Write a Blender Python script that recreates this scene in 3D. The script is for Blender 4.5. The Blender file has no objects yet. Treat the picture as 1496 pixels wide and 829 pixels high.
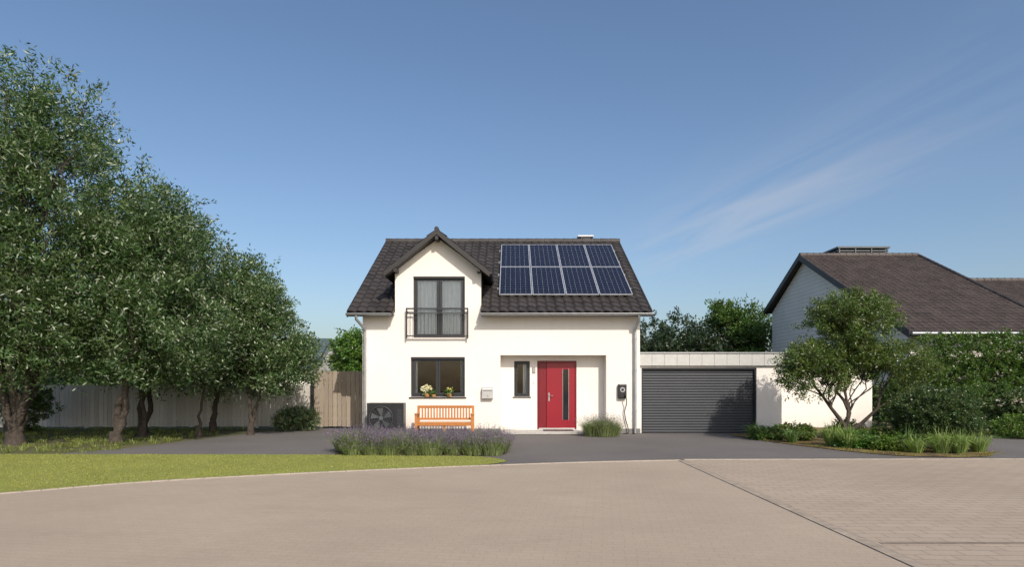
import bpy, math, random
import numpy as np
from mathutils import Vector, Matrix, noise
R=random.Random(7); G=np.random.default_rng(11)
scene=bpy.context.scene
scene.view_settings.view_transform='Standard'; scene.view_settings.look='None'; scene.view_settings.exposure=0

# ---------------------------------------------------------------- helpers
class NT:
    def __init__(s,tree): s.t=tree; s.n=tree.nodes; s.l=tree.links
    def new(s,typ,**kw):
        n=s.n.new(typ)
        for k,v in kw.items(): setattr(n,k,v)
        return n
    def link(s,a,b): s.l.new(a,b)
    def val(s,sock,v):
        if isinstance(v,bpy.types.NodeSocket): s.l.new(v,sock)
        else: sock.default_value=v
    def math(s,op,a,b=0.0,c=None,clamp=False):
        n=s.new('ShaderNodeMath',operation=op); n.use_clamp=clamp
        s.val(n.inputs[0],a); s.val(n.inputs[1],b)
        if c is not None: s.val(n.inputs[2],c)
        return n.outputs[0]
    def noise(s,vec,scale,detail=4,rough=.55,dist=0):
        n=s.new('ShaderNodeTexNoise'); s.val(n.inputs['Vector'],vec)
        n.inputs['Scale'].default_value=scale; n.inputs['Detail'].default_value=detail
        n.inputs['Roughness'].default_value=rough; n.inputs['Distortion'].default_value=dist
        return n.outputs['Fac']
    def ramp(s,fac,stops):
        n=s.new('ShaderNodeValToRGB'); s.val(n.inputs[0],fac)
        e=n.color_ramp.elements
        while len(e)<len(stops): e.new(.5)
        for i,(p,c) in enumerate(stops):
            e[i].position=p; e[i].color=(*c,1) if len(c)==3 else c
        return n.outputs[0]
    def mix(s,fac,a,b,mode='MIX'):
        n=s.new('ShaderNodeMix',data_type='RGBA',blend_type=mode)
        s.val(n.inputs[0],fac)
        s.val(n.inputs[6],a if not isinstance(a,tuple) else (*a,1)[:4]); s.val(n.inputs[7],b if not isinstance(b,tuple) else (*b,1)[:4])
        return n.outputs[2]
    def mapping(s,vec,scale=(1,1,1),rot=(0,0,0),loc=(0,0,0)):
        n=s.new('ShaderNodeMapping'); s.val(n.inputs[0],vec)
        n.inputs['Scale'].default_value=scale; n.inputs['Rotation'].default_value=rot; n.inputs['Location'].default_value=loc
        return n.outputs[0]
    def bump(s,h,strength,dist=.01):
        n=s.new('ShaderNodeBump'); s.val(n.inputs['Height'],h); n.inputs['Strength'].default_value=strength
        n.inputs['Distance'].default_value=dist; return n.outputs[0]

def M(name):
    m=bpy.data.materials.new(name); m.use_nodes=True
    t=NT(m.node_tree); p=t.n['Principled BSDF']; oc=t.new('ShaderNodeTexCoord').outputs['Object']
    return m,t,p,oc
def simple(name,col,rough=.6,metal=0,var=.12,scale=6,bump=.1,bscale=60,spec=.5):
    m,t,p,oc=M(name)
    f=t.noise(oc,scale,5)
    a=tuple(c*(1-var) for c in col); b=tuple(min(1,c*(1+var)) for c in col)
    t.link(t.ramp(f,[(.3,a),(.7,b)]),p.inputs['Base Color'])
    p.inputs['Roughness'].default_value=rough; p.inputs['Metallic'].default_value=metal
    p.inputs['Specular IOR Level'].default_value=spec
    if bump: t.link(t.bump(t.noise(oc,bscale,3),bump),p.inputs['Normal'])
    return m

class MB:
    def __init__(s): s.v=[]; s.f=[]; s.m=[]; s.sm=[]
    def add(s,vs,fs,mi=0,smooth=False):
        o=len(s.v); s.v+= [tuple(v) for v in vs]
        for f in fs: s.f.append(tuple(i+o for i in f)); s.m.append(mi); s.sm.append(smooth)
    def box(s,x0,x1,y0,y1,z0,z1,mi=0):
        s.add([(x0,y0,z0),(x1,y0,z0),(x1,y1,z0),(x0,y1,z0),(x0,y0,z1),(x1,y0,z1),(x1,y1,z1),(x0,y1,z1)],
              [(0,3,2,1),(4,5,6,7),(0,1,5,4),(1,2,6,5),(2,3,7,6),(3,0,4,7)],mi)
    def quad(s,a,b,c,d,mi=0): s.add([a,b,c,d],[(0,1,2,3)],mi)
    def poly(s,pts,mi=0): s.add(pts,[tuple(range(len(pts)))],mi)
    def tube(s,pts,rad,n=8,mi=0,caps=True):
        pts=[Vector(p) for p in pts]
        if not isinstance(rad,(list,tuple)): rad=[rad]*len(pts)
        rings=[]
        for i,p in enumerate(pts):
            d=(pts[min(i+1,len(pts)-1)]-pts[max(i-1,0)]).normalized()
            u=d.cross(Vector((0,1,.13)) if abs(d.y)<.9 else Vector((1,0,.1))).normalized(); w=d.cross(u)
            rings.append([p+(u*math.cos(2*math.pi*k/n)+w*math.sin(2*math.pi*k/n))*rad[i] for k in range(n)])
        vs=[v for r in rings for v in r]; fs=[]
        for i in range(len(pts)-1):
            for k in range(n):
                a=i*n+k; b=i*n+(k+1)%n; fs.append((a,b,b+n,a+n))
        s.add(vs,fs,mi,True)
        if caps:
            s.add(rings[0],[tuple(range(n))],mi); s.add(rings[-1],[tuple(range(n))],mi)
    def obj(s,name,mats,parent=None,bevel=0,recalc=True):
        me=bpy.data.meshes.new(name); me.from_pydata(s.v,[],s.f)
        for m in (mats if isinstance(mats,list) else [mats]): me.materials.append(m)
        me.polygons.foreach_set('material_index',s.m); me.polygons.foreach_set('use_smooth',s.sm)
        if recalc:
            import bmesh
            b=bmesh.new(); b.from_mesh(me); bmesh.ops.recalc_face_normals(b,faces=b.faces); b.to_mesh(me); b.free()
        me.update()
        return place(bpy.data.objects.new(name,me),parent,bevel)
def place(o,parent=None,bevel=0):
    scene.collection.objects.link(o)
    if parent is not None:
        o.parent=parent; o.matrix_parent_inverse=Matrix.Translation(-parent.location)
    if bevel:
        b=o.modifiers.new('bevel','BEVEL'); b.width=bevel; b.segments=2; b.limit_method='ANGLE'
    return o
def empty(name,loc):
    e=bpy.data.objects.new(name,None); e.location=loc; e.empty_display_size=.3; scene.collection.objects.link(e); return e
def npmesh(name,verts,faces_n,mat,parent=None,cols=None,mats=None):
    me=bpy.data.meshes.new(name); n=len(verts); nf=n//faces_n
    me.vertices.add(n); me.vertices.foreach_set('co',np.ascontiguousarray(verts,dtype=np.float32).ravel())
    me.loops.add(n); me.loops.foreach_set('vertex_index',np.arange(n,dtype=np.int32))
    me.polygons.add(nf); me.polygons.foreach_set('loop_start',np.arange(0,n,faces_n,dtype=np.int32))
    me.polygons.foreach_set('loop_total',np.full(nf,faces_n,dtype=np.int32))
    me.update(calc_edges=True)
    if cols is not None:
        ca=me.color_attributes.new('col','FLOAT_COLOR','POINT')
        c=np.ones((n,4),dtype=np.float32); c[:,:3]=np.repeat(cols,faces_n,axis=0); ca.data.foreach_set('color',c.ravel())
    me.materials.append(mat)
    return place(bpy.data.objects.new(name,me),parent)

# ---------------------------------------------------------------- materials
def leafmat(name,rough=.42,trans=.25):
    m,t,p,oc=M(name)
    a=t.new('ShaderNodeAttribute',attribute_name='col').outputs['Color']
    t.link(a,p.inputs['Base Color']); p.inputs['Roughness'].default_value=rough
    p.inputs['Specular IOR Level'].default_value=.5
    tr=t.new('ShaderNodeBsdfTranslucent'); t.link(t.mix(1.0,a,(1.2,1.5,.6),'MULTIPLY'),tr.inputs[0])
    mx=t.new('ShaderNodeMixShader'); mx.inputs[0].default_value=trans
    t.link(p.outputs[0],mx.inputs[1]); t.link(tr.outputs[0],mx.inputs[2])
    t.link(mx.outputs[0],t.n['Material Output'].inputs[0]); return m
LEAF=leafmat('leaf',.38,.3); GRASSB=leafmat('grass_blades',.6,.3)
PETAL=leafmat('petals',.7,.2)

def render_mat():
    m,t,p,oc=M('white_render')
    big=t.noise(oc,.7,4); fine=t.noise(oc,180,2)
    sep=t.new('ShaderNodeSeparateXYZ'); t.link(oc,sep.inputs[0])
    streak=t.noise(t.mapping(oc,(5,5,.5)),1.5,4)
    col=t.ramp(big,[(.3,(.76,.71,.65)),(.75,(.81,.765,.71))])
    dirt=t.math('MULTIPLY',t.math('SUBTRACT',1.0,t.math('MULTIPLY',sep.outputs[2],1.8),clamp=True),t.math('MULTIPLY',streak,.55))
    col=t.mix(dirt,col,(.43,.39,.34))
    col=t.mix(t.math('MULTIPLY',t.math('SUBTRACT',streak,.5,clamp=True),.5),col,(.55,.51,.46))
    t.link(col,p.inputs['Base Color']); p.inputs['Roughness'].default_value=.9
    t.link(t.bump(fine,.25,.004),p.inputs['Normal']); return m
WHITE=render_mat()
ANTH=simple('anthracite_frame',(.022,.024,.027),.45,0,.1)
PLINTH=simple('plinth_grey',(.16,.155,.15),.85)
ZINC=simple('zinc',(.42,.43,.44),.42,.75,.1)
DARKWOOD=simple('dark_fascia',(.026,.023,.022),.55)
CONC=simple('concrete',(.42,.40,.37),.85,0,.12,9,.3)
BLACK=simple('black_plastic',(.016,.016,.018),.38)
RED=simple('red_lacquer',(.25,.009,.020),.32,0,.06,2,.02)
REDD=simple('red_lacquer_frame',(.17,.006,.014),.36,0,.06,2,.02)
CURT=simple('curtain_fabric',(.86,.88,.88),.9,0,.05)
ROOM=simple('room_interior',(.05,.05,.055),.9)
BARK=simple('bark',(.055,.043,.034),.95,0,.4,14,.9,30)
GARD=simple('garage_door_metal',(.040,.045,.052),.5,.2,.08,1.5)
FASC=simple('garage_fascia',(.48,.475,.455),.5,.2,.06)
STEEL=simple('brushed_steel',(.6,.6,.6),.3,1,.08)
SILVER=simple('silver_paint',(.50,.49,.48),.4,.35,.08)
def glassmat():
    m,t,p,oc=M('window_glass')
    tr=t.new('ShaderNodeBsdfTransparent'); tr.inputs[0].default_value=(.92,.96,.98,1)
    gl=t.new('ShaderNodeBsdfGlossy'); gl.inputs['Roughness'].default_value=.03
    t.link(t.bump(t.noise(oc,1.3,2),.06,.05),gl.inputs['Normal'])
    fr=t.new('ShaderNodeFresnel'); fr.inputs[0].default_value=1.8
    mx=t.new('ShaderNodeMixShader'); t.link(fr.outputs[0],mx.inputs[0]); t.link(tr.outputs[0],mx.inputs[1]); t.link(gl.outputs[0],mx.inputs[2])
    t.link(mx.outputs[0],t.n['Material Output'].inputs[0]); return m
GLASS=glassmat()
def woodmat(name,c1,c2,rough=.5,sc=(9,9,.9)):
    m,t,p,oc=M(name)
    g=t.new('ShaderNodeNewGeometry'); r=g.outputs['Random Per Island']
    off=t.new('ShaderNodeVectorMath',operation='ADD'); t.link(oc,off.inputs[0])
    cx=t.new('ShaderNodeCombineXYZ'); t.link(t.math('MULTIPLY',r,37.0),cx.inputs[2]); t.link(cx.outputs[0],off.inputs[1])
    f=t.noise(t.mapping(off.outputs[0],sc),5,6,.65,.6)
    col=t.ramp(f,[(.25,c1),(.75,c2)])
    col=t.mix(t.math('MULTIPLY',r,.4),col,tuple(c*.5 for c in c1))
    t.link(col,p.inputs['Base Color']); p.inputs['Roughness'].default_value=rough
    t.link(t.bump(f,.3,.01),p.inputs['Normal']); return m
FENCEG=woodmat('weathered_wood',(.52,.49,.45),(.70,.67,.62),.85)
FENCEN=woodmat('larch_wood',(.29,.235,.18),(.41,.34,.27),.8)
BENCHW=woodmat('oiled_teak',(.44,.155,.035),(.60,.245,.065),.42,(.9,9,9))
def tilemat(name,c1,c2,tw,tc,moss=0.0):
    m,t,p,oc=M(name)
    s=t.new('ShaderNodeSeparateXYZ'); t.link(oc,s.inputs[0])
    cx=t.new('ShaderNodeCombineXYZ')
    t.link(t.math('FLOOR',t.math('DIVIDE',s.outputs[0],tw)),cx.inputs[0]); t.link(t.math('FLOOR',t.math('DIVIDE',s.outputs[1],tc)),cx.inputs[1])
    wn=t.new('ShaderNodeTexWhiteNoise',noise_dimensions='2D'); t.link(cx.outputs[0],wn.inputs['Vector'])
    f=t.math('ADD',t.math('MULTIPLY',wn.outputs['Value'],.45),t.math('MULTIPLY',t.noise(oc,1.1,5),.7))
    col=t.ramp(f,[(.25,c1),(.85,c2)])
    if moss: col=t.mix(t.math('MULTIPLY',t.math('SUBTRACT',t.noise(oc,9,5),.5,clamp=True),moss),col,(.16,.14,.11))
    t.link(col,p.inputs['Base Color']); p.inputs['Roughness'].default_value=.6
    t.link(t.bump(t.noise(oc,70,3),.3,.01),p.inputs['Normal']); return m
TILE=tilemat('roof_tile',(.022,.019,.018),(.050,.043,.041),.30,.30)
TILE2=tilemat('roof_tile_brown',(.042,.032,.028),(.084,.065,.057),.30,.30,1.0)

# ---------------------------------------------------------------- tile roof
def tiles(name,x0,x1,ye,ze,yr,zr,parent,mat,tw=.30,tc=.345,amp=.032,step=.036,skip=None,spt=8):
    L=math.hypot(yr-ye,zr-ze); dy,dz=(yr-ye)/L,(zr-ze)/L; ny,nz=-dz,dy
    if nz<0: ny,nz=-ny,-nz
    nc=max(1,round(L/tc)); tc=L/nc; nt=max(1,round((x1-x0)/tw)); tw=(x1-x0)/nt
    xs=[x0+tw*i/spt for i in range(nt*spt+1)]
    prof=[]
    for i in range(len(xs)):
        ph=(i%spt)/spt
        prof.append(amp*(math.sin(2*math.pi*ph)*.8+.35*math.sin(4*math.pi*ph+.6)))
    rows=[]
    for j in range(nc):
        rows.append((j*tc,0.0)); rows.append((j*tc,step)); 
    rows.append((L,0.0))
    V=[];F=[]
    for ri,(s,h) in enumerate(rows):
        for i,x in enumerate(xs):
            tj=0
            if h>0: tj=.008*noise.noise(Vector((math.floor(i/spt)*3.7,ri*2.3,1)))
            hh=h+prof[i]+tj+.04
            V.append((x,ye+dy*s+ny*hh,ze+dz*s+nz*hh))
    n=len(xs)
    for r in range(len(rows)-1):
        for i in range(n-1):
            if skip:
                xc=(xs[i]+xs[i+1])/2; yc=ye+dy*(rows[r][0]+rows[r+1][0])/2
                if skip(xc,yc): continue
            F.append((r*n+i,r*n+i+1,(r+1)*n+i+1,(r+1)*n+i))
    b=MB(); b.add(V,F); return b.obj(name,mat,parent)
def ridge(name,p0,p1,parent,mat,r=.11):
    b=MB(); p0=Vector(p0);p1=Vector(p1); L=(p1-p0).length; k=max(1,round(L/.38)); d=(p1-p0)/k
    for i in range(k):
        a=p0+d*i; e=p0+d*(i+1.06)
        b.tube([a,e],[r*1.06,r*.93],10,0,True)
    return b.obj(name,mat,parent)

# ================================================================ MAIN HOUSE
H=empty('white_rendered_house',(-.34,19.6,0))
YW=19.6
X0,X1=-4.75,4.07
YE,ZE,YR,ZR=19.25,3.82,25.2,7.40
SL=(ZR-ZE)/(YR-YE)
def roofz(y): return ZE+SL*(y-YE)
holes=[(-3.14,-1.50,3.06,5.01),(-3.22,-1.50,1.17,2.44),(-.37,3.0,0.0,2.50)]
def holewall(x0,x1,z0,z1,y,holes,mi=0,b=None):
    b=b or MB()
    xs=sorted(set([x0,x1]+[min(max(h[k],x0),x1) for h in holes for k in (0,1)]))
    zs=sorted(set([z0,z1]+[min(max(h[k],z0),z1) for h in holes for k in (2,3)]))
    for i in range(len(xs)-1):
        for j in range(len(zs)-1):
            cx=(xs[i]+xs[i+1])/2; cz=(zs[j]+zs[j+1])/2
            if any(h[0]<cx<h[1] and h[2]<cz<h[3] for h in holes): continue
            b.quad((xs[i],y,zs[j]),(xs[i+1],y,zs[j]),(xs[i+1],y,zs[j+1]),(xs[i],y,zs[j+1]),mi)
    return b
def reveal(b,h,y,d,mi=0,bottom=True):
    x0,x1,z0,z1=h
    b.quad((x0,y,z0),(x0,y+d,z0),(x0,y+d,z1),(x0,y,z1),mi); b.quad((x1,y,z0),(x1,y,z1),(x1,y+d,z1),(x1,y+d,z0),mi)
    b.quad((x0,y,z1),(x0,y+d,z1),(x1,y+d,z1),(x1,y,z1),mi)
    if bottom: b.quad((x0,y,z0),(x1,y,z0),(x1,y+d,z0),(x0,y+d,z0),mi)
b=holewall(X0,X1,0,3.86,YW,holes)
holewall(-3.72,-.98,3.86,5.20,YW,[(-3.14,-1.50,3.06,5.01)],0,b)
b.poly([(-3.72,YW,5.20),(-.98,YW,5.20),(-2.35,YW,6.22)])
reveal(b,holes[0],YW,.16); reveal(b,holes[1],YW,.16); RD=.45; reveal(b,holes[2],YW,RD,0,False)
YB=YW+RD
door_h=(.82,2.10,.10,2.34); nwin=(.07,.58,1.17,2.33)
holewall(-.37,3.0,0,2.50,YB,[door_h,nwin],0,b)
reveal(b,nwin,YB,.1); reveal(b,door_h,YB,.1)
b.obj('front_wall',WHITE,H,recalc=False)
b=MB()
YBK=30.8; zt=roofz(YW)-.12
for x in (X0,X1):
    b.poly([(x,YW,0),(x,YBK,0),(x,YBK,zt),(x,YR,ZR-.12),(x,YW,zt)])
b.quad((X0,YBK,0),(X1,YBK,0),(X1,YBK,zt),(X0,YBK,zt))
b.obj('side_walls',WHITE,H,recalc=False)
b=MB()
b.box(X0-.012,-.37,YW-.012,YW+.0,0,.16); b.box(3.0,X1+.012,YW-.012,YW+.0,0,.16)
b.obj('plinth',PLINTH,H)
b=MB()
for x,d in ((-3.72,-1),(-.98,1)):
    xx=x+.002*d
    b.poly([(xx,YW+.002,3.84),(xx,21.9,roofz(21.9)),(xx,21.9,5.20),(xx,YW+.002,5.20)])
b.obj('dormer_cheeks',DARKWOOD,H,recalc=False)
RX0,RX1=-5.13,4.36
def slab(b,x0,x1,ya,yb,th=.13,back=False):
    f=(lambda y: roofz(y)) if not back else (lambda y: ZR-SL*(y-YR))
    b.add([(x0,ya,f(ya)-th),(x1,ya,f(ya)-th),(x1,yb,f(yb)-th),(x0,yb,f(yb)-th),(x0,ya,f(ya)),(x1,ya,f(ya)),(x1,yb,f(yb)),(x0,yb,f(yb))],
          [(0,3,2,1),(4,5,6,7),(0,1,5,4),(1,2,6,5),(2,3,7,6),(3,0,4,7)])
b=MB(); slab(b,RX0,-3.73,YE,21.0); slab(b,-.97,RX1,YE,21.0); slab(b,RX0,RX1,21.0,YR); slab(b,RX0,RX1,YR,31.15,.13,True)
b.obj('roof_deck',DARKWOOD,H)
tiles('roof_tiles_front',RX0,RX1,YE-.04,ZE-.02,YR,ZR,H,TILE,skip=lambda x,y:-3.74<x<-.96 and y<21.2)
tiles('roof_tiles_back',RX0,RX1,31.2,ZR-SL*(31.2-YR),YR,ZR,H,TILE,spt=4)
ridge('ridge_caps',(RX0-.02,YR,ZR+.03),(RX1+.02,YR,ZR+.03),H,TILE,.12)
b=MB()
for x,s in ((RX0,-1),(RX1,1)):
    xa,xb=(x-.03,x-.002) if s<0 else (x+.002,x+.03)
    b.add([(xa,YE-.03,ZE-.16),(xb,YE-.03,ZE-.16),(xb,YR,ZR-.16),(xa,YR,ZR-.16),(xa,YE-.03,ZE+.05),(xb,YE-.03,ZE+.05),(xb,YR,ZR+.05),(xa,YR,ZR+.05)],
          [(0,3,2,1),(4,5,6,7),(0,1,5,4),(1,2,6,5),(2,3,7,6),(3,0,4,7)])
b.obj('verge_boards',DARKWOOD,H)
b=MB()
for a,c in ((RX0-.03,-3.76),(-.99,RX1+.03)):
    n=8; pr=[(YE-.10+.07*math.cos(math.pi+math.pi*k/n),ZE-.045+.07*math.sin(math.pi+math.pi*k/n)) for k in range(n+1)]
    vs=[(x,y,z) for x in (a,c) for y,z in pr]
    b.add(vs,[(k,k+1,k+n+2,k+n+1) for k in range(n)],0,True)
    b.tube([(a,YE-.17,ZE-.045),(c,YE-.17,ZE-.045)],.012,6)
    for x in (a,c): b.poly([(x,y,z) for y,z in pr])
for x,xo in ((-4.66,-4.85),(3.90,3.95)):
    b.tube([(xo,YE-.10,ZE-.10),(xo,YE-.08,ZE-.22),(x,YW-.09,ZE-.50),(x,YW-.08,ZE-.62),(x,YW-.08,.02)],.045,10)
    for z in (.7,2.0,3.0): b.tube([(x,YW-.08,z),(x,YW-.08,z+.03)],.056,10)
b.obj('gutters_and_downpipes',ZINC,H,recalc=False)
b=MB(); b.box(X0,-3.73,YW-.30,YW-.004,ZE-.03,ZE-.01); b.box(-.97,X1,YW-.30,YW-.004,ZE-.03,ZE-.01); b.obj('soffit',WHITE,H)
PX,PZ,TN=-2.35,6.40,.80; YD=19.2
HW=1.62
def dslab(b,s,y0,y1,th0,th1,x_in=0,x_out=HW,mi=0):
    pts=[]
    for y in (y0,y1):
        for (dx,th) in ((x_in,th0),(x_out,th0),(x_out,th1),(x_in,th1)):
            pts.append((PX+s*dx,y,PZ-TN*dx-th))
    b.add(pts,[(0,1,2,3),(4,5,6,7),(0,1,5,4),(1,2,6,5),(2,3,7,6),(3,0,4,7)],mi)
b=MB()
for s in (-1,1): dslab(b,s,YD,23.5,.02,.14)
b.obj('dormer_roof_deck',DARKWOOD,H)
b=MB()
for s in (-1,1): dslab(b,s,YD-.03,YD-.002,-.02,.15,0,HW+.03)
for s in (-1,1): b.box(PX+s*(HW-.32)-.05,PX+s*(HW-.32)+.05,YD,YW-.003,PZ-TN*(HW-.32)-.26,PZ-TN*(HW-.32)-.145)
b.box(PX-.05,PX+.05,YD,YW-.003,PZ-.30,PZ-.15)
b.obj('dormer_bargeboard',DARKWOOD,H)
for s,nm in ((-1,'dormer_tiles_west'),(1,'dormer_tiles_east')):
    L=HW*math.hypot(1,TN); nc=6; ny=15*8; V=[];F=[]; rows=[]
    for j in range(nc): rows+= [(j/nc,0),(j/nc,.028)]
    rows.append((1,0)); nx_,nz_=TN/math.hypot(1,TN),1/math.hypot(1,TN)
    for (u,h) in rows:
        dx=(1-u)*(HW+.04)
        for i in range(ny+1):
            ph=(i%8)/8; hh=h+.03+.02*math.sin(2*math.pi*ph)
            V.append((PX+s*(dx+nx_*hh),YD-.02+4.4*i/ny,PZ-TN*dx+nz_*hh-.02))
    for r in range(len(rows)-1):
        for i in range(ny): F.append((r*(ny+1)+i,r*(ny+1)+i+1,(r+1)*(ny+1)+i+1,(r+1)*(ny+1)+i))
    bb=MB(); bb.add(V,F); bb.obj(nm,TILE,H)
ridge('dormer_ridge_caps',(PX,YD-.04,PZ+.02),(PX,23.6,PZ+.02),H,TILE,.07)
b=MB()
for s in (-1,1):
    x=PX+s*HW; b.tube([(x+s*.05,YD,PZ-TN*HW-.04),(x+s*.05,21.6,PZ-TN*HW-.04)],.06,8)
b.obj('dormer_gutters',DARKWOOD,H)
b=MB(); b.box(2.86,3.32,25.9,26.4,6.6,7.62,0); b.box(2.80,3.38,25.84,26.46,7.62,7.68,1); b.box(2.90,3.28,25.95,26.35,7.68,7.76,1); b.box(2.76,3.42,25.8,26.5,7.78,7.84,1)
b.obj('chimney',[TILE,ZINC],H)
def casement(b,g,x0,x1,z0,z1,y,cols=1,fw=.055,sash=.05):
    b.box(x0,x1,y,y+.07,z0,z0+fw); b.box(x0,x1,y,y+.07,z1-fw,z1)
    b.box(x0,x0+fw,y,y+.07,z0+fw,z1-fw); b.box(x1-fw,x1,y,y+.07,z0+fw,z1-fw)
    w=(x1-x0-2*fw)/cols
    for c in range(cols):
        a=x0+fw+c*w+.004; e=a+w-.008; zb,ztp=z0+fw+.004,z1-fw-.004
        yy=y-.012
        b.box(a,e,yy,yy+.06,zb,zb+sash); b.box(a,e,yy,yy+.06,ztp-sash,ztp)
        b.box(a,a+sash,yy,yy+.06,zb+sash,ztp-sash); b.box(e-sash,e,yy,yy+.06,zb+sash,ztp-sash)
        g.quad((a+sash,yy+.03,zb+sash),(e-sash,yy+.03,zb+sash),(e-sash,yy+.03,ztp-sash),(a+sash,yy+.03,ztp-sash))
b=MB(); g=MB()
casement(b,g,-3.14,-1.50,3.06,5.01,YW+.09,2,.05,.06)
casement(b,g,-3.22,-1.50,1.17,2.44,YW+.09,2,.06,.065)
casement(b,g,.07,.58,1.17,2.33,YB+.04,1,.05,.05)
b.box(-3.14,-1.50,YW+.02,YW+.075,4.95,5.01); b.box(-3.22,-1.50,YW+.02,YW+.075,2.37,2.44)
b.obj('window_frames',ANTH,H,.004); g.obj('window_panes',GLASS,H,recalc=False)
b=MB(); b.box(-3.27,-1.45,YW-.05,YW+.085,1.135,1.165); b.box(.03,.62,YB-.04,YB+.035,1.14,1.165); b.obj('window_sills',ANTH,H,.004)
def room(b,x0,x1,y0,y1,z0,z1):
    b.quad((x0,y1,z0),(x1,y1,z0),(x1,y1,z1),(x0,y1,z1)); b.quad((x0,y0,z0),(x0,y1,z0),(x0,y1,z1),(x0,y0,z1)); b.quad((x1,y0,z0),(x1,y1,z0),(x1,y1,z1),(x1,y0,z1))
    b.quad((x0,y0,z0),(x1,y0,z0),(x1,y1,z0),(x0,y1,z0)); b.quad((x0,y0,z1),(x1,y0,z1),(x1,y1,z1),(x0,y1,z1))
b=MB(); room(b,-3.6,-1.1,YW+.17,23,2.95,5.1); room(b,-4.2,-.6,YW+.17,23,.3,2.6); room(b,-.3,.75,YB+.12,22,.3,2.55); b.obj('rooms',ROOM,H,recalc=False)
def curtain(b,x0,x1,y,z0,z1,folds,amp=.022):
    n=folds*8; vs=[];
    for i in range(n+1):
        t=i/n; x=x0+(x1-x0)*t; o=amp*math.sin(2*math.pi*folds*t+.6*math.sin(5*t))
        vs+= [(x,y+o*1.1,z0),(x,y+o*.7,z1)]
    b.add(vs,[(2*i,2*i+2,2*i+3,2*i+1) for i in range(n)],0,True)
b=MB(); curtain(b,-3.10,-2.42,YW+.20,3.0,5.0,6); curtain(b,-2.24,-1.53,YW+.20,3.0,5.0,6)
curtain(b,-3.2,-3.04,YW+.26,1.15,2.5,3,.02); curtain(b,-1.66,-1.5,YW+.26,1.15,2.5,3,.02); curtain(b,.36,.58,YB+.20,1.1,2.4,3,.02)
b.obj('curtains',CURT,H,recalc=False)
b=MB(); b.tube([(-2.05,YW+.5,1.121),(-2.05,YW+.5,1.25),(-2.05,YW+.5,1.38)],[.05,.09,.05],12); b.box(-3.1,-1.6,YW+.3,YW+.65,1.08,1.12); b.obj('window_interior_items',CURT,H)
b=MB(); yr=YW-.14
for z,t_ in ((3.965,.022),(3.82,.014),(3.10,.016)): b.box(-3.35,-1.38,yr-.02,yr+.02,z-t_,z+t_)
for x in (-3.33,-1.40): b.box(x-.02,x+.02,yr-.022,yr+.022,3.02,3.99)
n=17
for i in range(1,n): 
    x=-3.33+1.93*i/n; b.box(x-.006,x+.006,yr-.006,yr+.006,3.116,3.806)
for x in (-3.33,-1.40):
    for z in (3.12,3.88): b.box(x-.018,x+.018,yr+.022,YW-.001,z-.018,z+.018)
b.obj('balcony_railing',ANTH,H)
b=MB(); x0,x1,z0,z1=door_h; y=YB+.03
b.box(x0,x0+.05,y,y+.08,z0,z1,1); b.box(x1-.05,x1,y,y+.08,z0,z1,1); b.box(x0+.05,x1-.05,y,y+.08,z1-.06,z1,1); b.box(x0+.05,x1-.05,y,y+.08,z0,z0+.04,2)
b.box(x0+.055,x0+.30,y+.02,y+.07,z0+.045,z1-.065,1)
b.box(x0+.305,x1-.055,y-.01,y+.06,z0+.045,z1-.065,0)
b.obj('front_door_leaf',[RED,REDD,STEEL],H,.006)
b=MB(); b.box(1.66,1.84,YB+.008,YB+.019,.42,2.06,0); b.obj('door_glass_strip',simple('dark_door_glass',(.012,.016,.02),.06,0,0,1,0),H,.003)
b=MB(); b.box(1.648,1.659,YB+.010,YB+.018,.40,2.08); b.box(1.841,1.852,YB+.010,YB+.018,.40,2.08)
b.box(1.185,1.225,YB-.0,YB+.019,1.02,1.30); b.tube([(1.205,YB+.01,1.20),(1.205,YB-.05,1.20),(1.33,YB-.05,1.20)],.012,8)
b.obj('door_handle',STEEL,H)
b=MB(); b.box(-.365,2.995,YW-.32,YB-.002,0,.09); b.obj('entrance_step',CONC,H,.01)
b=MB(); b.box(1.0,1.95,YW-.15,YB-.1,.092,.105); b.obj('doormat',BLACK,H)
b=MB(); b.box(.66,.76,YB-.02,YB-.002,1.93,2.13,0)
for z in (1.99,2.065):
    pts=[(.71+.022*math.cos(a*math.pi/6),YB-.024,z+.03*math.sin(a*math.pi/6)) for a in range(13)]
    b.tube(pts,.006,5,1,False)
b.obj('house_number_plate',[simple('plate_grey',(.22,.22,.22),.5),WHITE],H)
b=MB(); b.tube([(.71,YB-.03,1.62),(.71,YB-.002,1.62)],.02,12); b.obj('doorbell',STEEL,H)

cs=1/math.hypot(1,SL); sn=SL*cs
def S(x,y,h): return (x,y-sn*h,roofz(y)+cs*h)
fm=simple('panel_frame_aluminium',(.62,.64,.66),.35,.6)
m,t,p,oc=M('solar_cells')
uv=t.new('ShaderNodeUVMap').outputs[0]; s=t.new('ShaderNodeSeparateXYZ'); t.link(uv,s.inputs[0])
fu=t.math('ABSOLUTE',t.math('SUBTRACT',t.math('FRACT',s.outputs[0]),.5)); fv=t.math('ABSOLUTE',t.math('SUBTRACT',t.math('FRACT',s.outputs[1]),.5))
line=t.math('MAXIMUM',t.math('GREATER_THAN',fu,.482),t.math('GREATER_THAN',fv,.482))
dia=t.math('GREATER_THAN',t.math('ADD',fu,fv),.90)
bus=t.math('MULTIPLY',t.math('GREATER_THAN',t.math('ABSOLUTE',t.math('SUBTRACT',t.math('FRACT',t.math('MULTIPLY',s.outputs[0],3.0)),.5)),.47),.10)
cell=t.ramp(t.noise(t.mapping(uv,(1,1,1)),2.2,3),[(.3,(.004,.005,.015)),(.7,(.006,.009,.025))])
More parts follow.
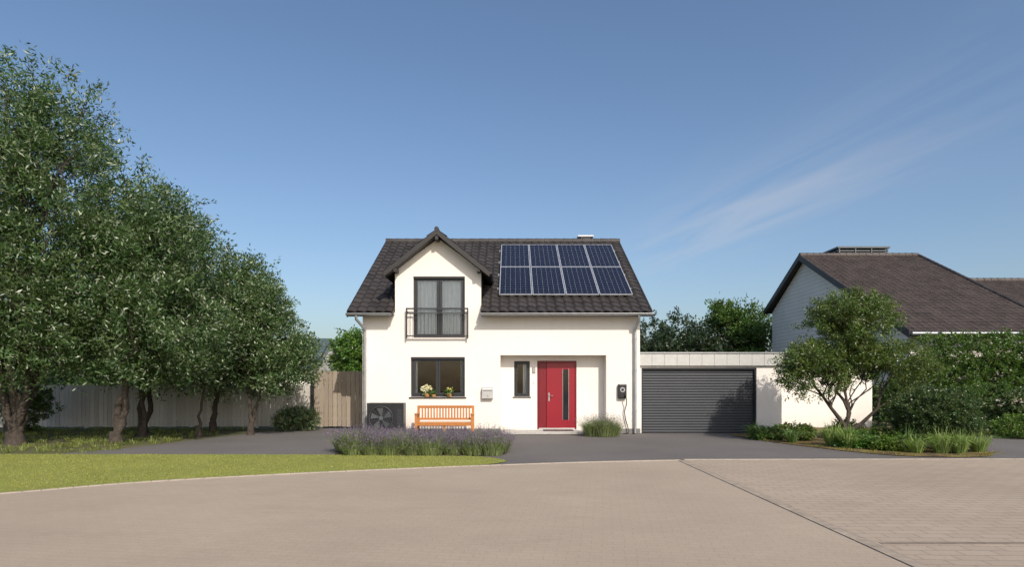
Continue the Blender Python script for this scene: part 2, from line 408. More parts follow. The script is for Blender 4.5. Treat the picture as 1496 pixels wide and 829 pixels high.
cell=t.mix(bus,cell,(.2,.22,.25)); t.link(t.mix(t.math('MULTIPLY',t.math('MAXIMUM',line,dia),.6),cell,(.30,.32,.36)),p.inputs['Base Color'])
p.inputs['Roughness'].default_value=.10; p.inputs['Specular IOR Level'].default_value=.2
CELL=m
PVx=[-.43+i*(4.38/4) for i in range(5)]; PVy=[20.17,22.36,24.53]
fr=MB(); vs=[];uvs=[]
for j in range(2):
    for i in range(4):
        a,c=PVx[i]+.010,PVx[i+1]-.010; ya,yb=PVy[j]+.010,PVy[j+1]-.010; w=.026
        def fbox(xa,xb,y0,y1):
            fr.add([S(xa,y0,.12),S(xb,y0,.12),S(xb,y1,.12),S(xa,y1,.12),S(xa,y0,.165),S(xb,y0,.165),S(xb,y1,.165),S(xa,y1,.165)],[(0,3,2,1),(4,5,6,7),(0,1,5,4),(1,2,6,5),(2,3,7,6),(3,0,4,7)])
        fbox(a,c,ya,ya+w); fbox(a,c,yb-w,yb); fbox(a,a+w,ya+w,yb-w); fbox(c-w,c,ya+w,yb-w)
        vs+= [S(a+w,ya+w,.158),S(c-w,ya+w,.158),S(c-w,yb-w,.158),S(a+w,yb-w,.158)]; uvs+= [(0,0),(6,0),(6,12),(0,12)]
for yy in (20.7,21.8,22.9,24.0):
    fr.add([S(-.5,yy,.05),S(4.0,yy,.05),S(4.0,yy+.04,.05),S(-.5,yy+.04,.05),S(-.5,yy,.118),S(4.0,yy,.118),S(4.0,yy+.04,.118),S(-.5,yy+.04,.118)],[(0,3,2,1),(4,5,6,7),(0,1,5,4),(1,2,6,5),(2,3,7,6),(3,0,4,7)])
fr.obj('solar_panel_frames',fm,H)
me=bpy.data.meshes.new('solar_panel_cells'); me.from_pydata(vs,[],[tuple(range(4*k,4*k+4)) for k in range(8)]); ul=me.uv_layers.new(name='UVMap')
for i,l in enumerate(me.loops): ul.data[i].uv=uvs[l.vertex_index]
me.materials.append(CELL); place(bpy.data.objects.new('solar_panel_cells',me),H)

E=empty('mailbox',(-.77,19.5,1.3)); b=MB(); n=10
prof=[(YW-.003,1.12),(YW-.14,1.12),(YW-.14,1.40)]+[(YW-.14+.137*(1-math.cos(a*math.pi/2/n)),1.40+.09*math.sin(a*math.pi/2/n)) for a in range(1,n+1)]
vs=[(x,y,z) for x in (-.95,-.60) for y,z in prof]; k=len(prof)
b.add(vs,[(i,(i+1)%k,(i+1)%k+k,i+k) for i in range(k)]+[tuple(range(k)),tuple(range(k,2*k))])
b.obj('box_body',SILVER,E,.004); b=MB(); b.box(-.92,-.63,YW-.148,YW-.141,1.37,1.385); b.tube([(-.775,YW-.15,1.2),(-.775,YW-.141,1.2)],.012,8); b.obj('letter_slot',BLACK,E)
E=empty('ev_wall_charger',(3.5,19.5,1.35)); b=MB(); b.box(3.36,3.63,YW-.13,YW-.003,1.12,1.58); b.obj('charger_body',BLACK,E,.03)
b=MB(); b.tube([(3.495,YW-.138,1.40),(3.495,YW-.131,1.40)],.08,20,0); b.tube([(3.495,YW-.142,1.40),(3.495,YW-.1385,1.40)],.045,20,1); b.obj('charger_face',[simple('face_grey',(.35,.36,.37),.4),BLACK],E)
b=MB(); P=[(3.58,YW-.14,1.22),(3.60,YW-.20,1.12),(3.62,YW-.14,.95),(3.56,YW-.08,.7),(3.60,YW-.07,.45),(3.66,YW-.08,.25),(3.70,YW-.12,.06),(3.62,YW-.2,.02),(3.5,YW-.25,.02)]
b.tube(P,.015,8); b.tube([(3.58,YW-.13,1.24),(3.58,YW-.19,1.18)],.03,8); b.obj('charging_cable',BLACK,E)
E=empty('flower_pot',(-2.70,19.62,1.17)); b=MB(); b.tube([(-2.70,YW+.02,1.167),(-2.70,YW+.02,1.24),(-2.70,YW+.02,1.28)],[.08,.11,.115],14,0)
b.tube([(-2.50,YW+.02,1.167),(-2.50,YW+.02,1.25)],[.06,.08],12,0); b.tube([(-2.0,YW+.02,1.167),(-2.0,YW+.02,1.27)],[.07,.09],12,0); b.obj('pot',simple('ochre_pot',(.40,.22,.08),.6),E)

# ================================================================ GARAGE
GE=empty('garage',(6.3,19.8,0)); YG=19.8
b=holewall(4.075,8.67,0,2.16,YG,[(4.16,7.86,0,2.10)]); 
reveal(b,(4.16,7.86,0,2.10),YG,.14,0,False)
b.quad((8.67,YG,0),(8.67,26.5,0),(8.67,26.5,2.55),(8.67,YG,2.55)); b.quad((4.075,26.5,0),(8.67,26.5,0),(8.67,26.5,2.55),(4.075,26.5,2.55))
b.obj('garage_walls',WHITE,GE,recalc=False)
b=MB(); nz=24; prof=[]
for i in range(nz):
    a=2.10*i/nz; h=2.10/nz
    prof+= [(.009,a),(.0,a+.008),(-.006,a+h*.5),(.0,a+h-.008),(.009,a+h-.001)]
vs=[(x,YG+.11+y,z) for x in (4.16,7.86) for y,z in prof]; k=len(prof)
b.add(vs,[(i,i+1,i+1+k,i+k) for i in range(k-1)]); b.obj('garage_roller_door',GARD,GE)
b=MB(); b.box(4.16,4.21,YG+.02,YG+.09,0,2.10); b.box(7.81,7.86,YG+.02,YG+.09,0,2.10); b.box(4.21,7.81,YG+.02,YG+.09,2.05,2.10); b.obj('garage_door_frame',ANTH,GE)
b=MB(); x=4.08
while x<8.70:
    e=min(x+.40,8.74); b.box(x+.004,e-.004,YG-.09,YG-.05,2.17,2.555,0); x+=.40
b.box(4.08,8.74,YG-.049,YG-.01,2.17,2.555,0); b.box(4.075,8.78,YG-.12,26.6,2.56,2.60,1)
b.obj('garage_fascia',[FASC,ZINC],GE)
GW=MB(); GW.box(8.69,13.1,22.4,22.64,0,1.92); GW.box(8.69,13.14,22.36,22.68,1.922,1.98); GW.obj('white_garden_wall',WHITE,None,.01)

# ================================================================ BENCH
E=empty('wooden_garden_bench',(-2.03,18.7,0)); b=MB()
bx0,bx1=-2.90,-1.16; by=18.35
for x in (bx0,bx1-.07):
    b.box(x,x+.07,by,by+.07,0,.66); b.box(x,x+.07,by+.52,by+.58,0,.92)
    b.box(x-.01,x+.08,by-.03,by+.52,.66,.695); b.box(x+.01,x+.06,by+.07,by+.52,.33,.40)
mx=(bx0+bx1)/2-.03; b.box(mx,mx+.06,by+.055,by+.10,0,.395)
b.box(bx0+.07,bx1-.07,by+.01,by+.05,.33,.40); b.box(bx0+.07,bx1-.07,by+.525,by+.565,.84,.92); b.box(bx0+.07,bx1-.07,by+.525,by+.565,.48,.54)
b.box(bx0+.07,bx1-.07,by+.525,by+.565,.33,.40)
for i in range(6): b.box(bx0+.072,bx1-.072,by+i*.085+.004,by+i*.085+.072,.402,.424)
for i in range(17):
    x=bx0+.13+i*(bx1-bx0-.30)/16; b.box(x,x+.045,by+.532,by+.556,.54,.84)
b.obj('bench_frame_and_slats',BENCHW,E,.006)

# ================================================================ HEAT PUMP
E=empty('heat_pump',(-3.85,18.95,0)); b=MB(); hx0,hx1=-4.42,-3.30; hy=18.75
b.box(hx0,hx1,hy,hy+.42,.08,1.0); b.obj('casing',BLACK,E,.015)
b=MB(); b.box(hx0+.1,hx0+.2,hy+.02,hy+.4,0,.078); b.box(hx1-.2,hx1-.1,hy+.02,hy+.4,0,.078); b.obj('feet',ZINC,E)
cx,cz=-3.98,.54; b=MB()
b.tube([(cx,hy-.004,cz),(cx,hy-.003,cz)],.36,36,1)
for r in (.06,.11,.16,.21,.26,.31,.36):
    b.tube([(cx+r*math.cos(a*math.pi/18),hy-.04,cz+r*math.sin(a*math.pi/18)) for a in range(37)],.004 if r<.36 else .012,5,0,False)
for k in range(16):
    a=k*math.pi/8; b.tube([(cx+.06*math.cos(a),hy-.04,cz+.06*math.sin(a)),(cx+.36*math.cos(a),hy-.03,cz+.36*math.sin(a))],.003,5,0)
for k in range(5):
    a=k*2*math.pi/5; pts=[(cx+r*math.cos(a+o),hy-d,cz+r*math.sin(a+o)) for r,o,d in ((.06,0,.008),(.33,.12,.008),(.33,.72,.028),(.08,.5,.028))]
    b.poly(pts,2)
b.tube([(cx,hy-.045,cz),(cx,hy-.006,cz)],.065,16,2)
b.obj('fan_grille',[simple('grille_grey',(.08,.085,.09),.4,.3),simple('fan_recess',(.006,.006,.007),.8),simple('fan_grey',(.08,.088,.095),.4)],E,recalc=False)
b=MB()
for i in range(9): b.box(-3.50,-3.34,hy-.006,hy-.001,.2+i*.07,.235+i*.07)
b.obj('side_louvres',simple('louvre',(.04,.04,.045),.4),E)

# ================================================================ NEIGHBOURS
def boards(name,col):
    m,t,p,oc=M(name); s=t.new('ShaderNodeSeparateXYZ'); t.link(oc,s.inputs[0])
    f=t.math('FRACT',t.math('DIVIDE',s.outputs[2],.22)); t.link(t.mix(t.math('MULTIPLY',t.math('LESS_THAN',f,.10),.6),t.ramp(t.noise(oc,1.2,3),[(.3,tuple(c*.9 for c in col)),(.7,col)]),tuple(c*.35 for c in col)),p.inputs['Base Color'])
    t.link(t.bump(f,.7,.03),p.inputs['Normal']); p.inputs['Roughness'].default_value=.7; return m
SIDING=boards('painted_siding',(.74,.73,.71))
N=empty('brown_roofed_house',(20,28,0))
nx0,nx1=16.8,23.7; nyf,nyr,nyb=26.0,36.0,41.0; nze,nzr=3.78,9.1; nsl=(nzr-nze)/(nyr-nyf)
b=MB()
wf=nyf+.6; zf=nze+nsl*.6-.12; zb=nzr-nsl*(nyb-nyr)-.12
wx=nx0+.35
b.poly([(wx,wf,0),(wx,nyb-.4,0),(wx,nyb-.4,zb),(wx,nyr,nzr-.15),(wx,wf,zf)],1)
b.poly([(nx1-.2,wf,0),(nx1-.2,nyb-.4,0),(nx1-.2,nyb-.4,zb),(nx1-.2,nyr,nzr-.15),(nx1-.2,wf,zf)],1)
b.quad((wx,wf,0),(36,wf,0),(36,wf,zf),(wx,wf,zf),0)
b.quad((wx,nyb-.4,0),(nx1,nyb-.4,0),(nx1,nyb-.4,zb),(wx,nyb-.4,zb),0)
b.obj('walls',[WHITE,SIDING],N,recalc=False)
b=MB()
def slab2(b,x0,x1,ya,za,yb,zb,th=.16):
    b.add([(x0,ya,za-th),(x1,ya,za-th),(x1,yb,zb-th),(x0,yb,zb-th),(x0,ya,za),(x1,ya,za),(x1,yb,zb),(x0,yb,zb)],[(0,3,2,1),(4,5,6,7),(0,1,5,4),(1,2,6,5),(2,3,7,6),(3,0,4,7)])
slab2(b,nx0,nx1,nyf,nze,nyr,nzr); slab2(b,nx0,nx1,nyr+.002,nzr,nyb,nzr-nsl*(nyb-nyr))
wyr=34.0; wzr=nze+nsl*(wyr-nyf)-.75; 
slab2(b,nx1+.01,37,nyf,nze-.05,wyr,wzr); slab2(b,nx1+.01,37,wyr+.002,wzr,40,wzr-2.5)
b.obj('roof_deck',DARKWOOD,N)
tiles('roof_tiles_main',nx0,nx1,nyf-.05,nze-.03,nyr,nzr,N,TILE2,spt=6,amp=.03,step=.04); tiles('roof_tiles_wing',nx1+.01,37,nyf-.05,nze-.08,wyr,wzr,N,TILE2,spt=6,amp=.03,step=.04)
ridge('ridge_caps',(nx0,nyr,nzr+.03),(nx1,nyr,nzr+.03),N,TILE2,.15); ridge('wing_ridge_caps',(nx1,wyr,wzr+.03),(37,wyr,wzr+.03),N,TILE2,.15)
ridge('verge_caps',(nx1,nyf,nze+.05),(nx1,nyr,nzr+.05),N,TILE,.10)
b=MB()
for (ya,za,yb,zb2) in ((nyf-.05,nze,nyr,nzr),(nyb,nzr-nsl*(nyb-nyr),nyr,nzr)):
    b.add([(nx0-.06,ya,za-.26),(nx0-.004,ya,za-.26),(nx0-.004,yb,zb2-.26),(nx0-.06,yb,zb2-.26),(nx0-.06,ya,za+.08),(nx0-.004,ya,za+.08),(nx0-.004,yb,zb2+.08),(nx0-.06,yb,zb2+.08)],[(0,3,2,1),(4,5,6,7),(0,1,5,4),(1,2,6,5),(2,3,7,6),(3,0,4,7)])
b.obj('verge_boards',DARKWOOD,N)
b=MB(); b.tube([(nx0,nyf-.13,nze-.06),(37,nyf-.13,nze-.06)],.07,8); b.obj('gutter',ZINC,N)
b=MB()
b.box(19.4,22.2,36.6,38.0,8.3,9.15)
for z in (9.22,9.36,9.50): b.box(19.3,22.3,36.5,38.1,z,z+.06)
for x in (19.35,20.3,21.25,22.2): b.box(x,x+.06,36.45,36.5,8.8,9.74)
b.box(19.25,22.35,36.4,38.2,9.66,9.76); b.box(18.7,19.2,36.4,37.2,8.6,9.35)
b.obj('rooftop_vent_housing',simple('roof_metal',(.10,.11,.12),.5,.4),N)

N2=empty('distant_white_house',(-15,45,0)); b=MB(); gx=-13.6
b.poly([(gx,41.5,0),(gx,49.5,0),(gx,49.5,2.9),(gx,45.5,4.85),(gx,41.5,2.9)],0); b.quad((-19,41.5,0),(gx,41.5,0),(gx,41.5,2.9),(-19,41.5,2.9),0); b.obj('walls',WHITE,N2,recalc=False)
b=MB(); slab2(b,-19.3,gx+.3,41.1,2.75,45.5,5.0); slab2(b,-19.3,gx+.3,45.502,5.0,49.9,2.75); b.obj('roof',simple('slate_teal',(.07,.10,.10),.6,0,.25,3),N2)
N3=empty('distant_red_roof_house',(-15,58,0)); b=MB(); slab2(b,-20,-15.6,56,3.2,60,5.0); b.obj('roof',simple('clay_roof',(.22,.10,.07),.7),N3); b=MB(); b.box(-19.8,-15.9,56.5,63,0,3.3); b.obj('walls',WHITE,N3)

# ================================================================ GROUND
def sheet(name,pts,z,mat,parent=None):
    b=MB(); b.poly([(x,y,z) for x,y in pts]); o=b.obj(name,mat,parent,recalc=False); return o
m,t,p,oc=M('ground_soil_grass')
f=t.noise(oc,.5,6); f2=t.noise(oc,14,5)
c=t.ramp(f,[(.35,(.085,.09,.03)),(.55,(.12,.12,.04)),(.7,(.15,.12,.07))]); c=t.mix(t.math('MULTIPLY',f2,.6),c,(.05,.05,.02))
t.link(c,p.inputs['Base Color']); p.inputs['Roughness'].default_value=1; t.link(t.bump(f2,.8,.04),p.inputs['Normal']); GR=m
sheet('ground',[(-600,-100),(600,-100),(600,900),(-600,900)],-.012,GR)
m,t,p,oc=M('asphalt')
f=t.noise(oc,.45,5); f2=t.noise(oc,260,2,.7); f3=t.noise(oc,40,4)
c=t.ramp(f,[(.3,(.090,.082,.078)),(.7,(.125,.115,.109))]); c=t.mix(t.math('MULTIPLY',t.math('SUBTRACT',f2,.45,clamp=True),1.6),c,(.25,.235,.22))
c=t.mix(t.math('MULTIPLY',t.math('SUBTRACT',f3,.5,clamp=True),.9),c,(.06,.055,.052))
t.link(c,p.inputs['Base Color']); p.inputs['Roughness'].default_value=.95; t.link(t.bump(t.noise(oc,120,4),.5,.006),p.inputs['Normal']); ASPH=m
sheet('asphalt_driveway',[(-40,3),(40,3),(40,18.4),(8.7,18.6),(8.69,26),(4,26),(-4,22.5),(-7.7,22.1),(-8.6,19),(-9.4,15.5),(-10.5,13.4),(-40,12)],-.008,ASPH)
BND=[(-30,-8),(-18,.6),(-12.2,5.2),(-9.5,7.4),(-7.29,8.77),(-5.98,9.75),(-4.12,10.62),(-1.88,11.42),(-.43,11.85),(1.54,12.35),(3.45,12.68)]
def smooth(P,n=8):
    out=[]
    for i in range(len(P)-1):
        p0=P[max(i-1,0)];p1=P[i];p2=P[i+1];p3=P[min(i+2,len(P)-1)]
        for k in range(n):
            t_=k/n; out.append(tuple(.5*((2*p1[a])+(-p0[a]+p2[a])*t_+(2*p0[a]-5*p1[a]+4*p2[a]-p3[a])*t_*t_+(-p0[a]+3*p1[a]-3*p2[a]+p3[a])*t_**3) for a in range(len(p1))))
    out.append(tuple(P[-1])); return out
BS=smooth(BND)
def paver(name,c1,c2,mort,bw,bh,rot,msz=.006,strong=.6):
    m,t,p,oc=M(name)
    wob=t.new('ShaderNodeVectorMath',operation='ADD'); t.link(t.mapping(oc,rot=(0,0,rot)),wob.inputs[0])
    nz_=t.new('ShaderNodeTexNoise'); t.link(oc,nz_.inputs['Vector']); nz_.inputs['Scale'].default_value=1.6
    sc=t.new('ShaderNodeVectorMath',operation='SCALE'); t.link(nz_.outputs['Color'],sc.inputs[0]); sc.inputs['Scale'].default_value=.06; t.link(sc.outputs[0],wob.inputs[1])
    br=t.new('ShaderNodeTexBrick'); t.link(wob.outputs[0],br.inputs['Vector'])
    br.inputs['Color1'].default_value=(*c1,1); br.inputs['Color2'].default_value=(*c2,1); br.inputs['Mortar'].default_value=(*mort,1)
    br.inputs['Scale'].default_value=1; br.inputs['Mortar Size'].default_value=msz; br.inputs['Mortar Smooth'].default_value=.3
    br.inputs['Brick Width'].default_value=bw; br.inputs['Row Height'].default_value=bh
    big=t.noise(oc,.35,6,.6); fine=t.noise(oc,45,4,.7)
    c=t.mix(strong,tuple((a+b_)/2 for a,b_ in zip(c1,c2)),br.outputs['Color'])
    c=t.mix(1.0,c,t.ramp(big,[(.3,(.88,.87,.86)),(.7,(1.06,1.06,1.05))]),'MULTIPLY')
    c=t.mix(1.0,c,t.ramp(fine,[(.25,(.84,.84,.84)),(.75,(1.12,1.12,1.12))]),'MULTIPLY')
    stain=t.math('MULTIPLY',t.math('SUBTRACT',t.noise(t.mapping(oc,(.5,1.6,1)),1.1,6,.7),.54,clamp=True),1.3)
    c=t.mix(stain,c,(.21,.17,.13))
    t.link(c,p.inputs['Base Color']); p.inputs['Roughness'].default_value=.9
    h=t.math('SUBTRACT',t.math('MULTIPLY',fine,.4),br.outputs['Fac']); t.link(t.bump(h,.5*strong,.008),p.inputs['Normal']); return m
PV1=paver('tan_pavers',(.385,.315,.245),(.355,.29,.225),(.29,.235,.18),.21,.105,.15,.006,.5)
PV2=paver('tan_block_pavers',(.385,.315,.245),(.345,.28,.217),(.23,.185,.145),.32,.16,0.03,.010,.75)
sheet('paved_square',[(3.40,-8),(3.40,12.66)]+BS[::-1][1:],-.002,PV1)
sheet('paved_street',[(3.56,-8),(60,-8),(60,12.3),(20,12.75),(10,12.85),(3.56,12.72)],-.002,PV2)
b=MB(); 
def strip(b,P,w,z0,z1):
    n=len(P)
    for i in range(n-1):
        a=Vector(P[i]);c=Vector(P[i+1]); d=(c-a).normalized(); nn=Vector((-d.y,d.x))*w/2
        L=(c-a).length; k=max(1,int(L/.5))
        for j in range(k):
            p=a+(c-a)*(j/k)+d*.004; q=a+(c-a)*((j+1)/k)-d*.004
            b.add([(p.x-nn.x,p.y-nn.y,z0),(q.x-nn.x,q.y-nn.y,z0),(q.x+nn.x,q.y+nn.y,z0),(p.x+nn.x,p.y+nn.y,z0),(p.x-nn.x,p.y-nn.y,z1),(q.x-nn.x,q.y-nn.y,z1),(q.x+nn.x,q.y+nn.y,z1),(p.x+nn.x,p.y+nn.y,z1)],[(0,3,2,1),(4,5,6,7),(0,1,5,4),(1,2,6,5),(2,3,7,6),(3,0,4,7)])
strip(b,BS[8:],.07,-.01,.010); strip(b,[(3.56,12.78),(10,12.9),(20,12.8),(60,12.35)],.08,-.01,.008)
b.obj('paving_kerb',simple('kerb_stone',(.40,.34,.28),.85,0,.15,5,.3))
b=MB(); strip(b,[(3.48,-7.9),(3.48,12.66)],.13,-.01,.003); b.obj('drainage_channel',simple('channel_stone',(.31,.255,.20),.9,0,.25,6,.4))
b=MB(); strip(b,[(3.6,6.02),(40,6.3)],.07,-.003,.002); b.obj('paving_joint',simple('joint_stone',(.19,.15,.115),.9,0,.25,6,.4))
LT=smooth([(-.38,12.05),(-.12,12.5),(-.35,13.0),(-1.2,13.45),(-4,13.65),(-10.5,13.75)],6)
LB=[(x-.05,y+.06) for x,y in BS if x<-.5]
lawn_pts=LB+LT+[(-40,14.0),(-40,-8)]
m,t,p,oc=M('lawn_grass')
c=t.ramp(t.noise(oc,.8,5),[(.3,(.215,.235,.045)),(.7,(.275,.285,.060))]); c=t.mix(t.math('MULTIPLY',t.noise(oc,50,4),.5),c,(.16,.19,.035))
t.link(c,p.inputs['Base Color']); p.inputs['Roughness'].default_value=1; t.link(t.bump(t.noise(oc,90,4),.8,.015),p.inputs['Normal'])
sheet('lawn',lawn_pts,.004,m)
def inpoly(x,y,P):
    c=np.zeros(len(x),bool); j=len(P)-1
    for i in range(len(P)):
        xi,yi=P[i];xj,yj=P[j]
        if yi!=yj:
            c^=((yi>y)!=(yj>y))&(x<(xj-xi)*(y-yi)/(yj-yi)+xi)
        j=i
    return c
n=110000; gx_=G.uniform(-14.5,0,n); gy_=G.uniform(5,13.8,n); k=inpoly(gx_,gy_,lawn_pts); gx_=gx_[k];gy_=gy_[k]; n=len(gx_)
ang=G.uniform(0,6.28,n); h=G.uniform(.012,.030,n); w=G.uniform(.004,.008,n)
V=np.zeros((n,3,3)); V[:,0,0]=gx_-np.cos(ang)*w;V[:,0,1]=gy_-np.sin(ang)*w; V[:,1,0]=gx_+np.cos(ang)*w;V[:,1,1]=gy_+np.sin(ang)*w
V[:,2,0]=gx_+G.normal(0,.012,n);V[:,2,1]=gy_+G.normal(0,.012,n);V[:,:2,2]=.003;V[:,2,2]=h
patch=np.array([noise.noise(Vector((a*.9,b_*1.4,0))) for a,b_ in zip(gx_,gy_)])[:,None]
C=np.array([.285,.295,.065])*G.uniform(.8,1.2,(n,1))*(1+.2*patch)+G.uniform(-.01,.02,(n,1))*np.array([1,.5,0])
npmesh('lawn_grass_blades',V.reshape(-1,3),3,GRASSB,None,C)

# ================================================================ FOLIAGE
def leafverts(P,D,L,W):
    n=len(P); r=G.normal(size=(n,3)); s=np.cross(D,r); s/=np.linalg.norm(s,axis=1,keepdims=True)+1e-9
    up=np.cross(s,D); L=L[:,None];W=W[:,None]
    V=np.empty((n,4,3)); V[:,0]=P; V[:,1]=P+D*L*.45+s*W*.5+up*W*.15; V[:,2]=P+D*L; V[:,3]=P+D*L*.45-s*W*.5+up*W*.15
    return V.reshape(-1,3)
def crown_points(blobs,ntw,lpt,twl,up=.5,thr=-.12,nsc=1.1,seed=0,inner=2.0):
    vols=np.array([bl[3]*bl[4]*bl[5] for bl in blobs])**.8; vols/=vols.sum()
    P=[];D=[]
    idx=G.choice(len(blobs),size=ntw*3,p=vols); cnt=0
    for i in idx:
        if cnt>=ntw: break
        cx,cy,cz,rx,ry,rz=blobs[i]; d=G.normal(size=3); d/=np.linalg.norm(d); r=G.random()**(1/inner)
        bumpy=1+.22*noise.noise(Vector((d[0]*2.2+seed,d[1]*2.2+int(i),d[2]*2.2)))
        q=np.array([cx+d[0]*rx*r*bumpy,cy+d[1]*ry*r*bumpy,cz+d[2]*rz*r*bumpy])
        if noise.noise(Vector(q*nsc)+Vector((seed*7.1,0,0)))<thr: continue
        P.append(q); dd=d*np.array([1,1,.8])+np.array([0,0,up])+G.normal(size=3)*.45; D.append(dd/np.linalg.norm(dd)); cnt+=1
    P=np.array(P);D=np.array(D); n=len(P)
    tl=G.uniform(.5,1.2,n)*twl
    t_=G.random((n,lpt)); LP=P[:,None,:]+D[:,None,:]*(t_*tl[:,None])[:,:,None]+G.normal(size=(n,lpt,3))*twl*.13
    LP[:,:,2]-=(t_**2*tl[:,None]*.25)
    LD=D[:,None,:]*.5+G.normal(size=(n,lpt,3))*.75; LD/=np.linalg.norm(LD,axis=2,keepdims=True)
    tw=np.repeat(np.arange(n),lpt)
    return LP.reshape(-1,3),LD.reshape(-1,3),tw,P
def foliage(name,blobs,ntw,lpt,twl,L,W,col,parent=None,var=.35,up=.5,thr=-.12,nsc=1.1,seed=0,mat=None,silver=.0,inner=2.0,zmin=None):
    P,D,tw,_=crown_points(blobs,ntw,lpt,twl,up,thr,nsc,seed,inner)
    if zmin is not None:
        k=P[:,2]>zmin; P=P[k];D=D[k];tw=tw[k]
    n=len(P); V=leafverts(P,D,G.uniform(.7,1.3,n)*L,G.uniform(.7,1.3,n)*W)
    tv=G.uniform(1-var,1+var,tw.max()+1)[tw]; C=np.array(col)[None,:]*tv[:,None]*G.uniform(.75,1.25,(n,1))
    C[:,0]*=G.uniform(.85,1.2,tw.max()+1)[tw]
    if silver:
        k=G.random(n)<silver; C[k]=np.array([.35,.40,.28])*G.uniform(.7,1.2,(k.sum(),1))  # pale random leaves: silvery undersides plus glints painted into the leaf colour
    return npmesh(name,V,4,mat or LEAF,parent,C)
def limb(b,a,c,r0,r1,n=6,wob=.12,sag=0):
    a=Vector(a);c=Vector(c); L=(c-a).length; pts=[];rs=[]
    o=Vector((R.random()*50,R.random()*50,R.random()*50))
    for i in range(n+1):
        t_=i/n; w=math.sin(math.pi*t_)*wob*L
        v=Vector((noise.noise(o+Vector((t_*2.5,0,0))),noise.noise(o+Vector((0,t_*2.5,9))),noise.noise(o+Vector((5,0,t_*2.5)))*.4))
        pts.append(a+(c-a)*t_+v*w*2+Vector((0,0,sag*math.sin(math.pi*t_)))); rs.append(r0+(r1-r0)*t_**.8)
    b.tube(pts,rs,7,0,True); return pts
def tree(name,base,blobs,r,ntw,lpt,twl,L,W,col,seed=0,fork=1.0,**kw):
    E=empty(name,base); b=MB(); B=Vector(base)
    flare=[B+Vector((0,0,-.05)),B+Vector((0,0,.12)),B+Vector((R.uniform(-.05,.05),0,.35))]
    b.tube(flare,[r*1.5,r*1.15,r],10)
    for i,q in enumerate(blobs):
        a=B+Vector((R.uniform(-.4,.4)*r,R.uniform(-.4,.4)*r,.2)); top=Vector(q[:3])+Vector((0,0,q[5]*.35))
        f=B+Vector(((top.x-B.x)*.22+R.uniform(-.15,.15),(top.y-B.y)*.22,fork*R.uniform(.8,1.2)))
        rr=r*R.uniform(.55,.75)
        limb(b,a,f,rr*1.1,rr*.85,4,.10); pts=limb(b,f,top,rr*.85,rr*.15,7,.12)
        for k in range(9):
            s=pts[R.randint(1,6)]; th=R.uniform(0,6.28); ph=R.uniform(-.3,1)
            e=Vector((q[0]+q[3]*.85*math.cos(th)*math.cos(ph),q[1]+q[4]*.85*math.sin(th)*math.cos(ph),q[2]+q[5]*.85*math.sin(ph)))
            pp=limb(b,s,e,rr*.3,.008,6,.12)
            for j in range(3):
                s2=pp[R.randint(2,5)]; e2=s2+Vector((R.uniform(-1,1),R.uniform(-1,1),R.uniform(-.2,1)))*q[3]*.4
                limb(b,s2,e2,rr*.1,.004,4,.1)
    b.obj('trunk_and_branches',BARK,E)
    foliage('foliage',blobs,ntw,lpt,twl,L,W,col,E,seed=seed,**kw); return E
OL=(.066,.115,.037)
tree('willow_tree',(-12.9,16,0),[(-12.3,16,8.1,1.75,1.7,1.9),(-11.9,15.8,6.2,2.4,2.2,2.0),(-11.5,16,4.2,2.6,2.2,1.8),(-14.4,16,5.4,2.3,2.3,3.3),(-12.6,15.8,2.65,2.5,2.0,1.2)],.19,4300,24,.6,.125,.038,OL,seed=1,silver=.11,up=1.0,thr=-.16)
tree('willow_tree',(-10.35,16.1,0),[(-9.75,16.3,5.0,1.5,1.8,1.8),(-9.5,16.2,2.95,1.85,1.9,1.5)],.14,2000,24,.55,.12,.038,OL,seed=2,silver=.13,up=.9)
tree('willow_tree',(-12.0,20.0,0),[(-11.5,20.0,5.4,2.1,1.9,2.2),(-11.8,20.0,3.0,2.4,1.9,1.5)],.13,1500,22,.5,.13,.045,(.055,.095,.033),seed=3,silver=.07)
tree('willow_tree',(-9.8,20.2,0),[(-9.2,20.2,4.4,1.5,1.6,1.4),(-8.9,20.2,2.65,1.75,1.6,1.35)],.11,1700,22,.5,.12,.042,(.070,.122,.040),seed=4,silver=.13,up=.8)
tree('willow_tree',(-8.15,19.2,0),[(-8.0,19.2,3.5,1.1,1.2,1.2),(-7.3,19.2,2.25,1.2,1.2,1.05)],.09,1600,24,.45,.11,.038,(.075,.128,.042),seed=5,silver=.13,up=.8)
tree('willow_tree',(-10.9,18.2,0),[(-10.6,18.4,3.3,1.9,1.5,1.9)],.10,900,22,.5,.12,.04,OL,seed=6,silver=.08)
tree('willow_tree',(-9.3,18.3,0),[(-8.9,18.4,2.95,1.2,1.2,1.5)],.07,750,22,.45,.12,.04,OL,seed=7,silver=.12)
tree('willow_tree',(-15.5,19.0,0),[(-15.2,19.0,3.6,2.4,2,2.3)],.13,1000,22,.5,.13,.045,OL,seed=8)
tree('olive_tree',(8.95,16.5,0),[(9.05,16.5,3.2,1.1,1.0,.78),(8.0,16.4,1.9,.85,.8,.75),(10.35,16.6,2.08,1.0,.85,.55),(9.2,16.6,2.4,1.0,.8,.6)],.10,2900,26,.28,.075,.026,(.088,.132,.028),seed=9,fork=.55,silver=.06,up=.7,thr=-.22,nsc=1.6)
foliage('distant_trees',[(9.6,42,3.2,1.6,2,2.9),(11.6,43,3.2,1.9,2,3.2),(13.5,43,3.0,1.8,2,3.0)],1700,16,.7,.24,.10,(.040,.064,.032),seed=12,up=.5,thr=-.2)
